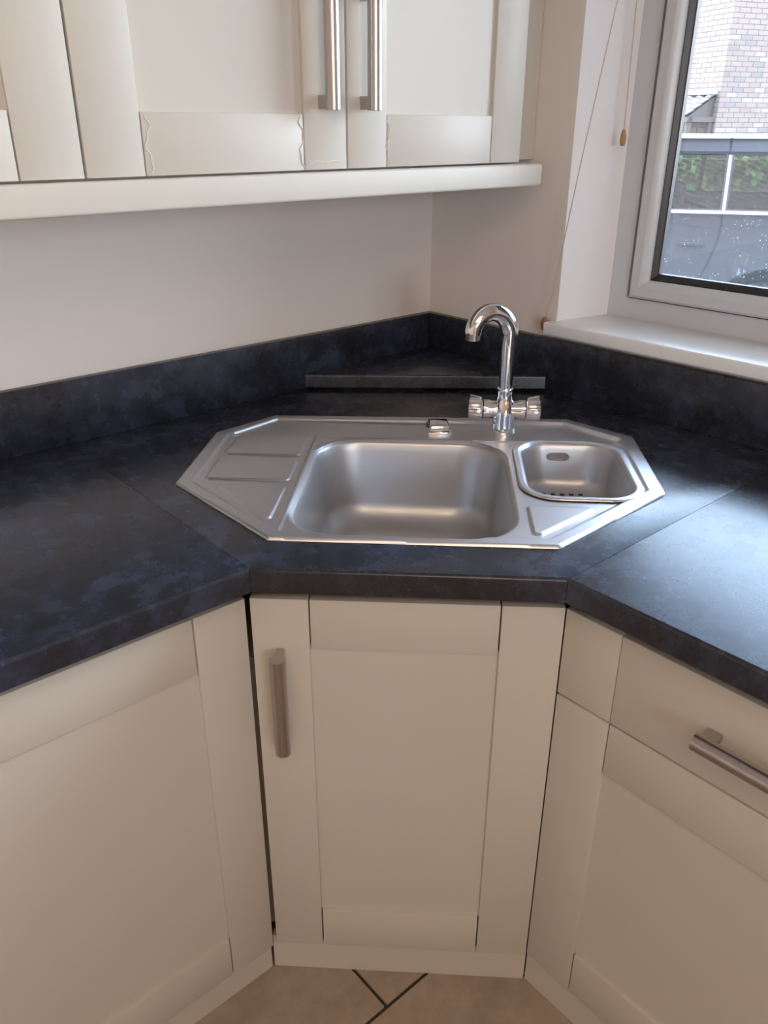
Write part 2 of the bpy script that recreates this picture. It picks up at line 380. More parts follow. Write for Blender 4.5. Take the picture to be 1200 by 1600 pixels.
# ------------------------------------------------------------------ sink
sink = thing('sink', (*uvxy(0, -.73), Z), 'stainless steel eight-sided corner sink with a drainer set into the worktop', 'sink')
B1 = (-.187, .147, -.985, -.600, .078)      # main basin opening
B2 = (.1740, .3430, -.836, -.601, .050)     # strainer basin inner opening
def deck_sdf(P):
    d = sd_convex(P, OCT)
    d = np.maximum(d, -sd_rrect(P, *B1))
    return np.maximum(d, -sd_rrect(P, B2[0]-.003, B2[1]+.003, B2[2]-.003, B2[3]+.003, .053))
RIM, DK, LG = .0052, .0024, -.0012
INN = [(-.3655, -.819), (-.1985, -.9855), (.190, -.9815), (.3645, -.800), (.3655, -.566), (.2715, -.4815), (-.286, -.4965), (-.362, -.596)]
PAD = [([(-.347, -.6935), (-.2085, -.6935), (-.2085, -.5965), (-.3400, -.5965)], .012), ([(-.350, -.8045), (-.2085, -.8035), (-.2085, -.7110), (-.3500, -.7110)], .012),
       ([(-.3300, -.8230), (-.2240, -.9430), (-.2110, -.9430), (-.2085, -.8240)], .008), ([(.1660, -.9680), (.1800, -.9680), (.2780, -.8700), (.1650, -.8700)], .008)]
def deck_z(P):
    d = -sd_convex(P, OCT); z = np.full(len(P), DK)
    din = -sd_convex_round(P, INN, .006)
    # tap ledge: sunk strip behind
    vb = -.5860; led = smooth01((P[:, 1]-(vb-.002))/.004)
    z = z + (LG-DK)*led
    # raised bead in front of the ledge
    z += .0012*np.exp(-((P[:, 1]-(vb-.0065))/.003)**2)*(P[:, 0] > -.36)
    # drainer: slightly sunk area with ribs
    dr = smooth01((-.1945-P[:, 0])/.004)*(1-led)
    z -= .0012*dr
    z += .0022*np.exp(-((P[:, 0]+.1945)/.0028)**2)*(P[:, 1] < -.591)*(P[:, 1] > -.979)
    for poly, r in PAD:
        z += .0034*smooth01(-sd_convex_round(P, poly, r)/.0042)
    # channel right of the strainer basin
    ch = smooth01((P[:, 0]-.3600)/.004)*(1-led); z -= .0034*ch
    # outer rim
    z = z + (RIM-z)*(1-smooth01(din/.0050))
    # rolled edge down to the worktop
    e = np.clip(d/.0035, 0, 1); z = np.where(d < .0035, .0004+(z-.0004)*np.sqrt(np.clip(1-(1-e)**2, 0, 1)), z)
    # soft radius into the basins
    for B in (B1,):
        s = sd_rrect(P, *B); k = np.clip(1-s/.007, 0, 1); z -= .0040*k*k
    return z
P, F = sheet(deck_sdf, -.40, .40, -1.02, -.45, .0019)
V = np.stack([(P[:, 0]+P[:, 1])/R2, (P[:, 1]-P[:, 0])/R2, Z+deck_z(P)], 1)
mesh('sink_deck', V, F, STEEL, sink, True)
def rrpts(x0, x1, y0, y1, r, n=14):
    out = []
    for cx, cy, a in ((x1-r, y1-r, 0), (x0+r, y1-r, 90), (x0+r, y0+r, 180), (x1-r, y0+r, 270)):
        for i in range(n+1):
            t = math.radians(a+90*i/n); out.append((cx+r*math.cos(t), cy+r*math.sin(t)))
    return out
def basin(name, B, prof, ma, parent, **k):
    """prof = list of (inset, z); rings of a rounded rectangle shrinking inwards"""
    verts = []; faces = []; N = None
    x0, x1, y0, y1, r = B
    for ins, z in prof:
        pts = rrpts(x0+ins, x1-ins, y0+ins, y1-ins, max(r-ins*.35, .012)); N = len(pts)
        verts += [(*uvxy(u, v_), z) for u, v_ in pts]
    for q in range(len(prof)-1):
        for i in range(N): faces.append((q*N+i, q*N+(i+1) % N, (q+1)*N+(i+1) % N, (q+1)*N+i))
    verts.append((*uvxy((x0+x1)/2, (y0+y1)/2), prof[-1][1]-.0015)); c = len(verts)-1; q = len(prof)-1
    for i in range(N): faces.append((q*N+i, q*N+(i+1) % N, c))
    return mesh(name, verts, faces, ma, parent, True, **k)
def bprof(z0, dep, draft, fil, lip=.004):
    p = [(-.0006, z0), (.0006, z0-.0009), (.0018, z0-.0026), (.0030, z0-.0052)]
    for i in range(1, 9): h = .0052+(dep-fil-.0052)*i/8; p.append((.003+draft*i/8, z0-h))
    for i in range(1, 13):
        a = math.pi/2*i/12; p.append((.003+draft+fil*(1-math.cos(a)), z0-(dep-fil)-fil*math.sin(a)))
    for i in (1, 2, 3, 4): p.append((.003+draft+fil+.010*i, z0-dep-.0004*i))
    return p
main = basin('basin', B1, bprof(Z-.0014, .150, .014, .042), BOWL, sink)
bm = bmesh.new(); addlathe(bm, [(.043, 0), (.043, .002), (.036, .003), (.030, -.001), (.012, -.003), (.010, -.001), (.001, 0)], (*uvxy(-.02, -.800), Z-.1545), n=32)
frombm('basin_waste', bm, CHROME, sink, 40)
# strainer basin insert lying in the half bowl
ins = thing('strainer_bowl', (*uvxy(.258, -.72), Z), 'removable stainless steel strainer bowl with slotted base sitting in the right of the sink', 'strainer')
def rim_sdf(P): return np.maximum(sd_rrect(P, .1605, .3590, -.8490, -.5895, .060), -sd_rrect(P, *B2))
P, F = sheet(rim_sdf, .15, .37, -.86, -.58, .0017)
so = -sd_rrect(P, .1605, .3590, -.8490, -.5895, .060); si = sd_rrect(P, *B2)
zz = Z+.0074 - .0030*np.clip(1-so/.0025, 0, 1)**2 - .0030*np.clip(1-si/.005, 0, 1)**2
mesh('strainer_rim', np.stack([(P[:, 0]+P[:, 1])/R2, (P[:, 1]-P[:, 0])/R2, zz], 1), F, STEEL, ins, True)
basin('strainer_basin', B2, bprof(Z+.0046, .0835, .008, .024), BOWL, ins)
for k in range(6):                                      # black inlays for slots in the base, their inner shade put into colour
    u = .2080+k*.0163
    box('drain_slot_shade', (-.0040, -.0032, -.0004), (.0040, .0032, .0004), BLACK, ins, Matrix.Translation((*uvxy(u, -.6390), Z-.0784)) @ Matrix.Rotation(-math.pi/4, 4, 'Z'), .0002, 1)
bm = bmesh.new()                                        # oval overflow boss on the back wall
pr = [(math.cos(a)*.0105+sx, math.sin(a)*.0075) for sx, a0 in ((.010, -90), (-.010, 90)) for a in [math.radians(a0+i*15) for i in range(13)]]
def oval(h, s): return [bm.verts.new((*uvxy(.2475+x*s, -.6052-h), Z-.0180+y*s)) for x, y in pr]
L0, L1, L2, L3 = oval(.0, 1.0), oval(.0035, 1.0), oval(.0042, .93), oval(.0022, .84)
for A, B_ in ((L0, L1), (L1, L2), (L2, L3)):
    for i in range(len(A)): bm.faces.new((A[i], A[(i+1) % len(A)], B_[(i+1) % len(A)], B_[i]))
bm.faces.new(L3)
frombm('overflow', bm, NICKEL, ins, 40)
# pop-up waste control
kn = thing('waste_control', (*uvxy(.0300, -.5300), Z), 'small square chrome push control left of the tap on the sink ledge', 'control')
KM = Matrix.Translation((*uvxy(.0300, -.5300), Z)) @ Matrix.Rotation(-math.pi/4+.12, 4, 'Z')
bm = bmesh.new(); addbox(bm, (-.0225, -.0250, -.0014), (.0225, .0250, .0030), KM, .0015); frombm('control_base', bm, CHROME, kn, 40)
bm = bmesh.new(); addbox(bm, (-.0215, -.0240, .0034), (.0215, .0240, .0158), I4, .0050, 4)
for v_ in bm.verts:
    if v_.co.z > .009: v_.co.x *= .90; v_.co.y *= .90; v_.co.z += .001*(1-(v_.co.x/.018)**2)
bmesh.ops.transform(bm, matrix=KM, verts=bm.verts); frombm('control_cap', bm, CHROME, kn, 40)

# ------------------------------------------------------------------ tap
tu_, tv_ = .1516, -.5255
tap = thing('mixer_tap', (*uvxy(tu_, tv_), Z), 'chrome swan-neck mixer tap with two ribbed lever knobs on the sink ledge', 'tap')
T = lambda u, v_, z: Vector((*uvxy(tu_+u, tv_+v_), z))
bm = bmesh.new()
addlathe(bm, [(.0235, -.0015), (.0240, .001), (.0240, .004), (.0222, .012), (.0210, .028), (.0195, .046), (.0168, .060), (.0145, .072), (.0152, .078), (.0156, .081), (.0150, .083), (.0118, .0835)], T(0, 0, Z))
frombm('tap_body', bm, CHROME, tap, 40)
ud = Vector((1/R2, -1/R2, 0))
for s in (-1, 1):
    bm = bmesh.new(); addlathe(bm, [(.0150, .010), (.0155, .022), (.0172, .028), (.0175, .0385), (.0155, .0395)], T(0, 0, Z+.0430), ud*s)
    frombm('valve_arm', bm, CHROME, tap, 40)
    kb = bmesh.new(); n = 60; rings = []
    ax = ud*s; aa = Vector((0, 0, 1)); bb = ax.cross(aa)
    for h, rr, fl_ in ((.0400, .0150, 0), (.0410, .0170, .3), (.0430, .0182, 1), (.0640, .0176, 1), (.0665, .0165, .4), (.0672, .0120, 0)):
        ring_ = []
        for j in range(n):
            t = 6.2831853*j/n; r = rr*(1.04 + .045*fl_*math.cos(15*t))
            # raised lever on the top of the knob
            lev = max(0, math.cos(t))**14*.0085*fl_*(1 if h > .045 else .35)
            r += lev
            ring_.append(kb.verts.new(T(0, 0, Z+.0430)+ax*h+(aa*math.cos(t)+bb*math.sin(t))*r))
        rings.append(ring_)
    for A, B_ in zip(rings, rings[1:]):
        for j in range(n): kb.faces.new((A[j], A[(j+1) % n], B_[(j+1) % n], B_[j]))
    kb.faces.new(rings[0]); kb.faces.new(rings[-1])
    frombm('tap_knob', kb, CHROME, tap, 40)
reach = Vector((-.066, -.032)); rl = reach.length; rd = reach/rl
pts, rads = [], []
for i in range(9): pts.append((0, .082+i*.013)); rads.append(.0105+.0044*i/8)
r = rl/2; zc_ = pts[-1][1]
for i in range(1, 23):
    a = math.pi*i/24; pts.append((r-r*math.cos(a), zc_+r*1.05*math.sin(a)+.003*i/22)); rads.append(.0149-.0012*i/22)
e = pts[-1]; pts += [(rl-.0006, e[1]-.004), (rl-.0002, e[1]-.008)]; rads += [.0137, .0136]
rads = [q*1.10 for q in rads]
P3 = [T(rd.x*a, rd.y*a, Z+h) for a, h in pts]
tube('spout', P3, rads, CHROME, tap, 28)
bm = bmesh.new(); addlathe(bm, [(.0138, 0), (.0138, .003), (.0122, .0035), (.0128, .0040), (.0128, .0110), (.0105, .0118)], P3[-1], (0, 0, -1)); frombm('aerator', bm, NICKEL, tap, 40)

# ------------------------------------------------------------------ cabinets
def handle(parent, p0, p1, n_out, rad=.0115, off=.030, **k):
    """bar handle: p0,p1 on the door face under the bar ends; n_out = outward normal"""
    p0, p1, n = Vector(p0), Vector(p1), Vector(n_out).normalized(); ax = (p1-p0).normalized(); side = ax.cross(n)
    bm = bmesh.new(); c0, c1 = p0+n*off, p1+n*off
    addtube(bm, [c0, c0+ax*.0006, c1-ax*.0006, c1], [rad-.0007, rad, rad, rad-.0007], 32)
    for q, s in ((p0, 1), (p1, -1)):
        a = q+ax*s*.0015
        Mx = frame(a, ax*s, side, n)
        addbox(bm, (0, -.0055, .0003), (.019, .0055, off-rad*.6), Mx, .0008, 1)
    return frombm('handle', bm, NICKEL, parent, 35, **k)
def shaker(parent, M, w, h, sl, sr, rb, rt_, thick=.019, name='door'):
    """panel door; local x along, y outward (front at 0), z up"""
    d = box(name, (sl-.004, -thick+.003, rb-.004), (w-sr+.004, -.0060, h-rt_+.004), CREAM, parent, M)
    j = .0010
    box('stile', (0, -thick, 0), (sl-j, 0, h), CREAM, d, M, .0011, 2); box('stile', (w-sr+j, -thick, 0), (w, 0, h), CREAM, d, M, .0011, 2)
    box('rail', (sl+j, -thick, 0), (w-sr-j, -.0003, rb), CREAM, d, M, .0011, 2); box('rail', (sl+j, -thick, h-rt_), (w-sr-j, -.0003, h), CREAM, d, M, .0011, 2)
    return d
# left base cabinet, door faces -y
DZ0, DZ1 = .0715, .7870
yl = -.5798
cl = thing('base_cabinet', (-1.22, -.3, 0), 'cream base cabinet left of the sink unit, with no handle in view', 'cabinet')
box('carcass', (-1.51, yl+.020, .0716), (-.9285, -.02, ZB-.0005), CARC, cl)
Ml = frame((-1.510, yl, DZ0), (1, 0, 0), (0, -1, 0))
dl = shaker(cl, Ml, .6035, DZ1-DZ0, .085, .0810, .0870, .0890)
handle(dl, (-1.467, yl, .5375), (-1.467, yl, .7050), (0, -1, 0))
box('plinth', (-1.51, yl+.013, 0), (-.9035, yl+.029, .0712), CREAM, cl, I4, .0006, 1)
# right base cabinet, drawer over door, faces -x
xr = -.5895
cr = thing('base_cabinet', (-.3, -1.19, 0), 'cream base cabinet right of the sink unit, drawer with bar handle above a door', 'cabinet')
box('carcass', (xr+.020, -1.485, .0716), (-.02, -.912, ZB-.0005), CARC, cr)
Mr = frame((xr, -.8878, .0870), (0, -1, 0), (-1, 0, 0))
shaker(cr, Mr, .5955, .6435-.0870, .0885, .0885, .0880, .0860)
Md = frame((xr, -.8878, .6470), (0, -1, 0), (-1, 0, 0)); dh = .7875-.6470
dw = box('drawer', (.0885+.0005, -.019, 0), (.5955-.0890, 0, dh), CREAM, cr, Md, .0011, 2)
box('stile', (0, -.019, 0), (.0880, 0, dh), CREAM, dw, Md, .0011, 2); box('stile', (.5955-.0885, -.019, 0), (.5955, 0, dh), CREAM, dw, Md, .0011, 2)
handle(dw, (xr, -1.1060, .7190), (xr, -1.2730, .7190), (-1, 0, 0))
box('plinth', (xr+.013, -1.485, 0), (xr+.029, -.8800, .0865), CREAM, cr, I4, .0006, 1)
# corner sink unit
dd = Vector((.7176, -.6965, 0)); nn = Vector((-.6965, -.7176, 0))
a0 = Vector((-.8935, -.5921, 0))
cc = thing('base_cabinet', (-.62, -.62, 0), 'cream corner base cabinet under the sink with a vertical bar handle on its door', 'cabinet')
Mc = frame(a0 + dd*(-.0115) + Vector((0, 0, .0810)), dd, nn)
dc = shaker(cc, Mc, .4345, .7875-.0810, .0825, .0865, .0890, .0815)
handle(dc, a0+dd*.0285+Vector((0, 0, .7080)), a0+dd*.0285+Vector((0, 0, .5400)), nn)
prism('carcass', [(-.8950, -.5350), (-.5415, -.8780), (-.05, -.8780), (-.05, -.05), (-.8950, -.05)], .0820, ZB-.16, CARC, cc)
box('top_rail', (.004, -.036, .7150), (.4200, -.0202, ZB-.0005-.0810), CARC, cc, Mc)
box('plinth', (-.010, -.0290, -.0810), (.4375, -.0132, -.0008), CREAM, cc, Mc, .0006, 1)
# wall cabinets, doors face -y
yu = -.335; UZ = 1.3160; UH = .715
def wall_cab(x0, x1, label, doors):
    c = thing('wall_cabinet', ((x0+x1)/2, -.16, UZ), label, 'cabinet')
    box('carcass', (x0, yu+.0205, UZ+.002), (x1, -.0015, UZ+UH), CARC, c)
    for xa, xb, hx, gaps in doors:
        M = frame((xa, yu, UZ), (1, 0, 0), (0, -1, 0)); d = shaker(c, M, xb-xa, UH, .0815, .0815, .0780, .0780)
        if hx: handle(d, (hx, yu, 1.3990), (hx, yu, 1.5665), (0, -1, 0))
        for gx, side in gaps:
            n = 40; pp = []
            for i in range(n+1):
                z = UZ+.004+.070*i/n; pp.append((gx+.0035*math.sin(i*.24+side)+.0015*math.sin(i*.61+side)+.002, yu-.0001, z))
            tube('blister_line', pp, .0007, STAIN, d, 6)
    return c
wall_cab(-.9440, -.0995, 'cream double wall cabinet beside the window with two vertical bar handles', [(-.9430, -.5180, -.5660, [(-.8560, 0), (-.6060, 2)]), (-.5145, -.0995, -.4845, [(-.4330, 1)])])
wall_cab(-1.7900, -.9465, 'cream wall cabinet left of the double-handled one, cut by the picture edge', [(-1.3670, -.9465, -1.3190, [])])
tube('blister_line', [(-.590+.0015*i, yu-.0001, UZ+.009+.0035*abs(math.sin(i*.16))) for i in range(42)], .0007, STAIN, bpy.data.objects['wall_cabinet'].children[1])
fil = box('filler_panel', (-.0985, -.2790, UZ+.001), (.0080, -.2620, UZ+UH), CREAM, None, I4, .0006, 1, label='narrow recessed cream strip between the wall cabinet and the window wall', cat='panel')
bm = bmesh.new(); addbox(bm, (-1.79, -.3450, 1.2725), (-.0400, -.3250, 1.3130), I4, .0045, 4); addbox(bm, (-.0600, -.3260, 1.2725), (-.0400, -.0020, 1.3130), I4, .0045, 4)
frombm('pelmet', bm, CREAM, None, 35, label='cream light pelmet running under the wall cabinets', cat='pelmet')

# ------------------------------------------------------------------ outside
G = -.30
GRD = mat('tarmac', (.16, .15, .14), .9); n_, l_, b_ = nodes(GRD); v = coords(GRD)
l_.new(ramp(GRD, noise(GRD, v, 60, 4, .7), [(.3, (.11, .105, .10)), (.7, (.22, .21, .20))]), b_.inputs['Base Color'])
box('ground', (-20, -30, G-.1), (45, 40, G), GRD, kind='structure')
# the kitchen's own outer brickwork, two storeys high
OWN = mat('own_red_brown_brickwork', (.20, .11, .08), .9); n_, l_, b_ = nodes(OWN)
tc_ = n_.new('ShaderNodeNewGeometry'); sx_ = n_.new('ShaderNodeSeparateXYZ'); cx_ = n_.new('ShaderNodeCombineXYZ'); l_.new(tc_.outputs['Position'], sx_.inputs[0]); l_.new(sx_.outputs[1], cx_.inputs[0]); l_.new(sx_.outputs[2], cx_.inputs[1])
bt = n_.new('ShaderNodeTexBrick'); bt.inputs['Scale'].default_value = 1; bt.inputs['Brick Width'].default_value = .225; bt.inputs['Row Height'].default_value = .075; bt.inputs['Mortar Size'].default_value = .008
bt.inputs['Color1'].default_value = (.24, .13, .09, 1); bt.inputs['Color2'].default_value = (.17, .10, .075, 1); bt.inputs['Mortar'].default_value = (.3, .27, .24, 1); l_.new(cx_.outputs[0], bt.inputs[0]); l_.new(bt.outputs[0], b_.inputs['Base Color'])
bm = bmesh.new()
addbox(bm, (-4, .2805, G), (7, .31, H0-.03), WB); addbox(bm, (-4, .2805, H1), (7, .31, 5.6), WB); addbox(bm, (-4, .2805, H0-.03), (A0-.01, .31, H1), WB); addbox(bm, (A1+.01, .2805, H0-.03), (7, .31, H1), WB)
addbox(bm, (-4, -4.2, 2.62), (7, .2805, 5.6), WB)
frombm('wall_outside', bm, OWN, kind='structure')
# --- brick house
cdir = math.radians(28.75); K = Vector((-1.3938+16.0*math.cos(cdir), -1.4319+16.0*math.sin(cdir), G))
tl, tr_ = math.radians(69), math.radians(-21)
eL, eR = Vector((math.cos(tl), math.sin(tl), 0)), Vector((math.cos(tr_), math.sin(tr_), 0))
nL, nR = Vector((math.cos(tl+math.pi/2), math.sin(tl+math.pi/2), 0)), Vector((math.cos(tr_-math.pi/2), math.sin(tr_-math.pi/2), 0))
hs = thing('house', tuple(K), 'pale brick house corner beyond the car, seen through the window', 'house')
MORT = mat('pale_mortar', (.085, .077, .073), .9)
BR = [mat('brick_%s' % n__, c, .85) for n__, c in (('buff', (.125, .088, .070)), ('pink', (.118, .080, .066)), ('cream', (.145, .112, .092)), ('grey_brown', (.094, .074, .065)))]
FH = frame(K, eL, eR)
box('wall', (0, 0, 0), (8, 8, 5.6), MORT, hs, FH)
ROOFM = mat('house_roof_tile', (.22, .15, .12), .8)
bm = bmesh.new(); a_ = [FH @ Vector(q) for q in ((-.35, -.35, 5.5), (8.35, -.35, 5.5), (8.35, 8.35, 5.5), (-.35, 8.35, 5.5), (-.35, 4, 8.1), (8.35, 4, 8.1))]
vs = [bm.verts.new(q) for q in a_]
for f in ((0, 1, 5, 4), (3, 4, 5, 2), (0, 4, 3), (1, 2, 5), (0, 3, 2, 1)): bm.faces.new([vs[i] for i in f])
frombm('roof', bm, ROOFM, hs)
BL, BH, JT = .215, .065, .010
bmes = []
for q in range(4):
    for hw in (0, 1):
        bm = bmesh.new(); addbox(bm, (0, -.006, 0), (BL if not hw else (BL-JT)/2, .03, BH), I4, .0025, 1)
        t_ = frombm('brick', bm, BR[q], hs); bmes.append(t_.data); bpy.data.objects.remove(t_)
cands = []
for wall, (e_, n__, rows, smax) in enumerate(((eL, nL, None, 1.8), (eR, nR, None, 1.45))):
    for row in range(14, 52):
        z = row*(BH+JT)
        for cidx in range(0, int(smax/.225)+1):
            s = cidx*.225 + (0 if row % 2 else .1125)
            cands.append((abs(row*.075-1.9)+0*s, wall, s, z))
            if cidx == 0 and row % 2 == 0: cands.append((abs(row*.075-1.9), wall, 0, z, 1))
vis = []
Rm = Matrix((rt, up, -fw))
for c_ in cands:
    p = K + (eL if c_[1] == 0 else eR)*(c_[2]+.1) + Vector((0, 0, c_[3])); q = Rm @ (p - cam.matrix_world.translation)
    px = 600-1268*q.x/q.z; py = 800+1268*q.y/q.z
    vis.append((not (1050 < px < 1215 and -15 < py < 215), c_))
vis.sort(key=lambda t: t[0])
near = [c_ for f_, c_ in vis if not f_][:300]; rest = [c_ for f_, c_ in vis if not f_][300:] + [c_ for f_, c_ in vis if f_]
def bmat(wall):
    e_, n__ = (eL, nL) if wall == 0 else (eR, nR)
    return frame((0, 0, 0), e_, -n__)
bm_rest = bmesh.new()
for i, c_ in enumerate(near+rest):
    wall, s, z = c_[1:4]; half = len(c_) > 4
    pos = K + (eL if wall == 0 else eR)*s + Vector((0, 0, z)); M = bmat(wall); M.translation = pos
    me_ = bmes[random.choice([0, 1, 1, 2, 0, 3])*2 + (1 if half else 0)]
    if i < 300:
        o = bpy.data.objects.new('brick', me_); COL.objects.link(o); o.parent = hs
        o.matrix_parent_inverse = Matrix.Translation(-K); o.matrix_basis = M
    else:
        n0 = len(bm_rest.verts); bm_rest.from_mesh(me_); bm_rest.verts.ensure_lookup_table()
        bmesh.ops.transform(bm_rest, matrix=M, verts=bm_rest.verts[n0:])
# the rest of the walls' bricks
for wall in (0, 1):
    M = bmat(wall)
    for row in range(0, 74):
        for cidx in range(0, 34):
            s = cidx*.225 + (0 if row % 2 else .1125); z = row*.075
            if 14 <= row < 52 and cidx < int((1.8, 1.45)[wall]/.225)+1: continue
            o_ = K + (eL if wall == 0 else eR)*s + Vector((0, 0, z))
            vs = [bm_rest.verts.new(o_ + M.to_3x3() @ Vector(q)) for q in ((0, -.006, 0), (BL, -.006, 0), (BL, -.006, BH), (0, -.006, BH), (0, .02, 0), (BL, .02, 0), (BL, .02, BH), (0, .02, BH))]
            for f in ((0, 1, 2, 3), (0, 4, 5, 1), (3, 2, 6, 7), (0, 3, 7, 4), (1, 5, 6, 2)): bm_rest.faces.new([vs[i] for i in f])
frombm('brick', bm_rest, BR[0], hs, kind='stuff')
# --- lean-to porch on the house's sunny side
po = thing('porch', tuple(K + eL*1.5), 'small tiled lean-to porch roof on dark timber brackets against the brick house', 'porch')
TIM = mat('dark_stained_timber', (.035, .022, .018), .7); PT = mat('weathered_pantile', (.10, .085, .08), .7)
PS0, PS1, PZT, PZE, PP = .05, 3.4, 2.156, 1.823, .55      # start/end along wall, wall height, eave height, projection (above outside ground)
FP = frame(K, eL, nL)
pt_mesh = None; TW = .24; rows_ = 4; ln = math.hypot(PP, PZT-PZE)/rows_
sl_ = Vector((0, PP, PZE-PZT)).normalized(); nr_ = Vector((0, PZT-PZE, PP)).normalized()
for rr in range(rows_):
    for c_ in range(int((PS1-PS0)/TW)):
        if pt_mesh is None:
            bm = bmesh.new(); nseg = 8; top_, bot_ = [], []
            for i in range(nseg+1):
                xx = TW*i/nseg; hh = .022*math.sin(2*math.pi*i/nseg)
                top_.append([bm.verts.new((xx, yy, hh+lift+.012)) for yy, lift in ((0, 0), (ln+.03, .018))]); bot_.append([bm.verts.new((xx, yy, hh+lift-.003)) for yy, lift in ((0, 0), (ln+.03, .018))])
            for i in range(nseg):
                bm.faces.new((top_[i][0], top_[i+1][0], top_[i+1][1], top_[i][1])); bm.faces.new((bot_[i][0], bot_[i][1], bot_[i+1][1], bot_[i+1][0])); bm.faces.new((top_[i][1], top_[i+1][1], bot_[i+1][1], bot_[i][1]))
            o = frombm('roof_tile', bm, PT, po); pt_mesh = o.data
        else: o = bpy.data.objects.new('roof_tile', pt_mesh); COL.objects.link(o); o.parent = po
        lm = frame(Vector((PS0+c_*TW, .0, PZT)) + sl_*(ln*rr) + nr_*.01, (1, 0, 0), sl_, nr_)
        o.matrix_parent_inverse = Matrix.Translation(-ROOT[po.name]); o.matrix_basis = FP @ lm
LEAD = mat('lead_flashing', (.17, .18, .20), .5)
box('flashing', (PS0, 0, PZT-.02), (PS1, .16, PZT+.06), LEAD, po, FP, .01, 1)
bm = bmesh.new()
tri = [(PS0+.05, 0, PZE-.02), (PS0+.05, PP-.03, PZE-.02), (PS0+.05, 0, PZT-.03)]
q1 = [bm.verts.new(FP @ Vector(t_)) for t_ in tri]; q2 = [bm.verts.new(FP @ (Vector(t_)+Vector((.03, 0, 0)))) for t_ in tri]
bm.faces.new(q1); bm.faces.new(q2)
for i in range(3): bm.faces.new((q1[i], q1[(i+1) % 3], q2[(i+1) % 3], q2[i]))
frombm('gable_board', bm, TIM, po)
box('beam', (PS0-.02, PP-.10, PZE-.10), (PS1, PP-.02, PZE-.01), TIM, po, FP, .004, 1)
box('rafter', (PS0-.02, -.02, PZE-.10), (PS0+.06, PP+.02, PZE-.02), TIM, po, FP, .004, 1)
for s in (PS0+.0, 1.0):
    box('post', (s, .02, 0), (s+.08, .10, PZE-.08), TIM, po, FP, .004, 1)
    box('post', (s, PP-.10, 0), (s+.08, PP-.02, PZE-.08), TIM, po, FP, .004, 1)
# --- hedge behind the car
HEDGE = mat('hedge_leaves', (.16, .26, .06), .7); n_, l_, b_ = nodes(HEDGE); v = coords(HEDGE)
l_.new(ramp(HEDGE, noise(HEDGE, v, 9, 6, .7), [(.3, (.07, .13, .03)), (.6, (.28, .40, .10)), (.8, (.45, .55, .2))]), b_.inputs['Base Color'])
hd = bmesh.new(); rng = random.Random(3)
CO = Vector((4.3576, 1.2418, 0)); ce = Vector((-.5735, .8192, 0)); cn = Vector((-.8192, -.5735, 0))      # car side line: ce to the left in view, cn towards the kitchen
for i in range(5200):
    s = rng.uniform(-4.5, 5); d_ = rng.uniform(-3.9, -3.4); z = rng.uniform(0, 1.42); p = CO + ce*s + cn*d_ + Vector((0, 0, G+z))
    if rng.random() < .5: p = CO + ce*s + cn*(-3.4+rng.uniform(-.03, .05)) + Vector((0, 0, G+z))
    a = Vector((rng.gauss(0, 1), rng.gauss(0, 1), rng.gauss(0, 1))).normalized(); b = a.orthogonal().normalized(); c_ = a.cross(b)
    hd.faces.new([hd.verts.new(p+b*.06), hd.verts.new(p+c_*.035), hd.verts.new(p-b*.06), hd.verts.new(p-c_*.035)])
hg = thing('hedge', tuple(CO+cn*-3.6+Vector((0, 0, G))), 'low green hedge seen through the windows of the parked car', 'hedge')
frombm('hedge_leaf', hd, HEDGE, hg, kind='stuff')
bm = bmesh.new(); addbox(bm, (-4.5, -3.85, G), (5, -3.45, G+1.36), frame(CO, ce, cn)); frombm('hedge_core', bm, mat('hedge_core', (.05, .09, .02), .9), hg)

# ------------------------------------------------------------------ parked car
FC = frame(CO + Vector((0, 0, G)), ce, cn)       # local: x forward (left in view), y towards the kitchen, z above ground
PAINT = mat('grey_metallic_car_paint', (.030, .030, .034), .35, .0, Coat_Weight=.3, Coat_Roughness=.04)
CGL = bpy.data.materials.new('car_window_glass'); CGL.use_nodes = True
n_, l_ = CGL.node_tree.nodes, CGL.node_tree.links
for q in list(n_): n_.remove(q)
out = n_.new('ShaderNodeOutputMaterial'); tr = n_.new('ShaderNodeBsdfTransparent'); gl = n_.new('ShaderNodeBsdfGlossy'); gl.inputs['Roughness'].default_value = .02; tr.inputs[0].default_value = (.55, .62, .60, 1)
m1 = n_.new('ShaderNodeMixShader'); lw = n_.new('ShaderNodeFresnel'); lw.inputs[0].default_value = 1.9; l_.new(lw.outputs[0], m1.inputs[0]); l_.new(tr.outputs[0], m1.inputs[1]); l_.new(gl.outputs[0], m1.inputs[2]); l_.new(m1.outputs[0], out.inputs[0])
TRIM = mat('bright_trim', (.75, .76, .78), .2, .9); RUB = mat('tyre_rubber', (.02, .02, .022), .7); ALLOY = mat('alloy_wheel', (.62, .63, .65), .3, .9); SEAT = mat('dark_seat_fabric', (.05, .05, .055), .8)
car = thing('car', tuple(FC @ Vector((1.2, -.9, 0))), 'dark grey estate car parked on the drive outside the window', 'car')
WR, WX = .335, (-.10, 2.60)
def inset(z):                                     # tumblehome of the side (positive = towards the car's middle)
    return np.where(z > 1.14, .15*(z-1.14)/.5, .05*((.75-z)/.5)**2*np.sign(.75-z).clip(0, 1) + .012*np.clip((z-.75)/.39, 0, 1)**2) - .0
OUTL = [(-.95, .25), (3.45, .25), (3.55, .60), (3.40, .86), (2.45, 1.04), (1.72, 1.50), (1.30, 1.60), (-.55, 1.60), (-.88, 1.20), (-.98, .85)]
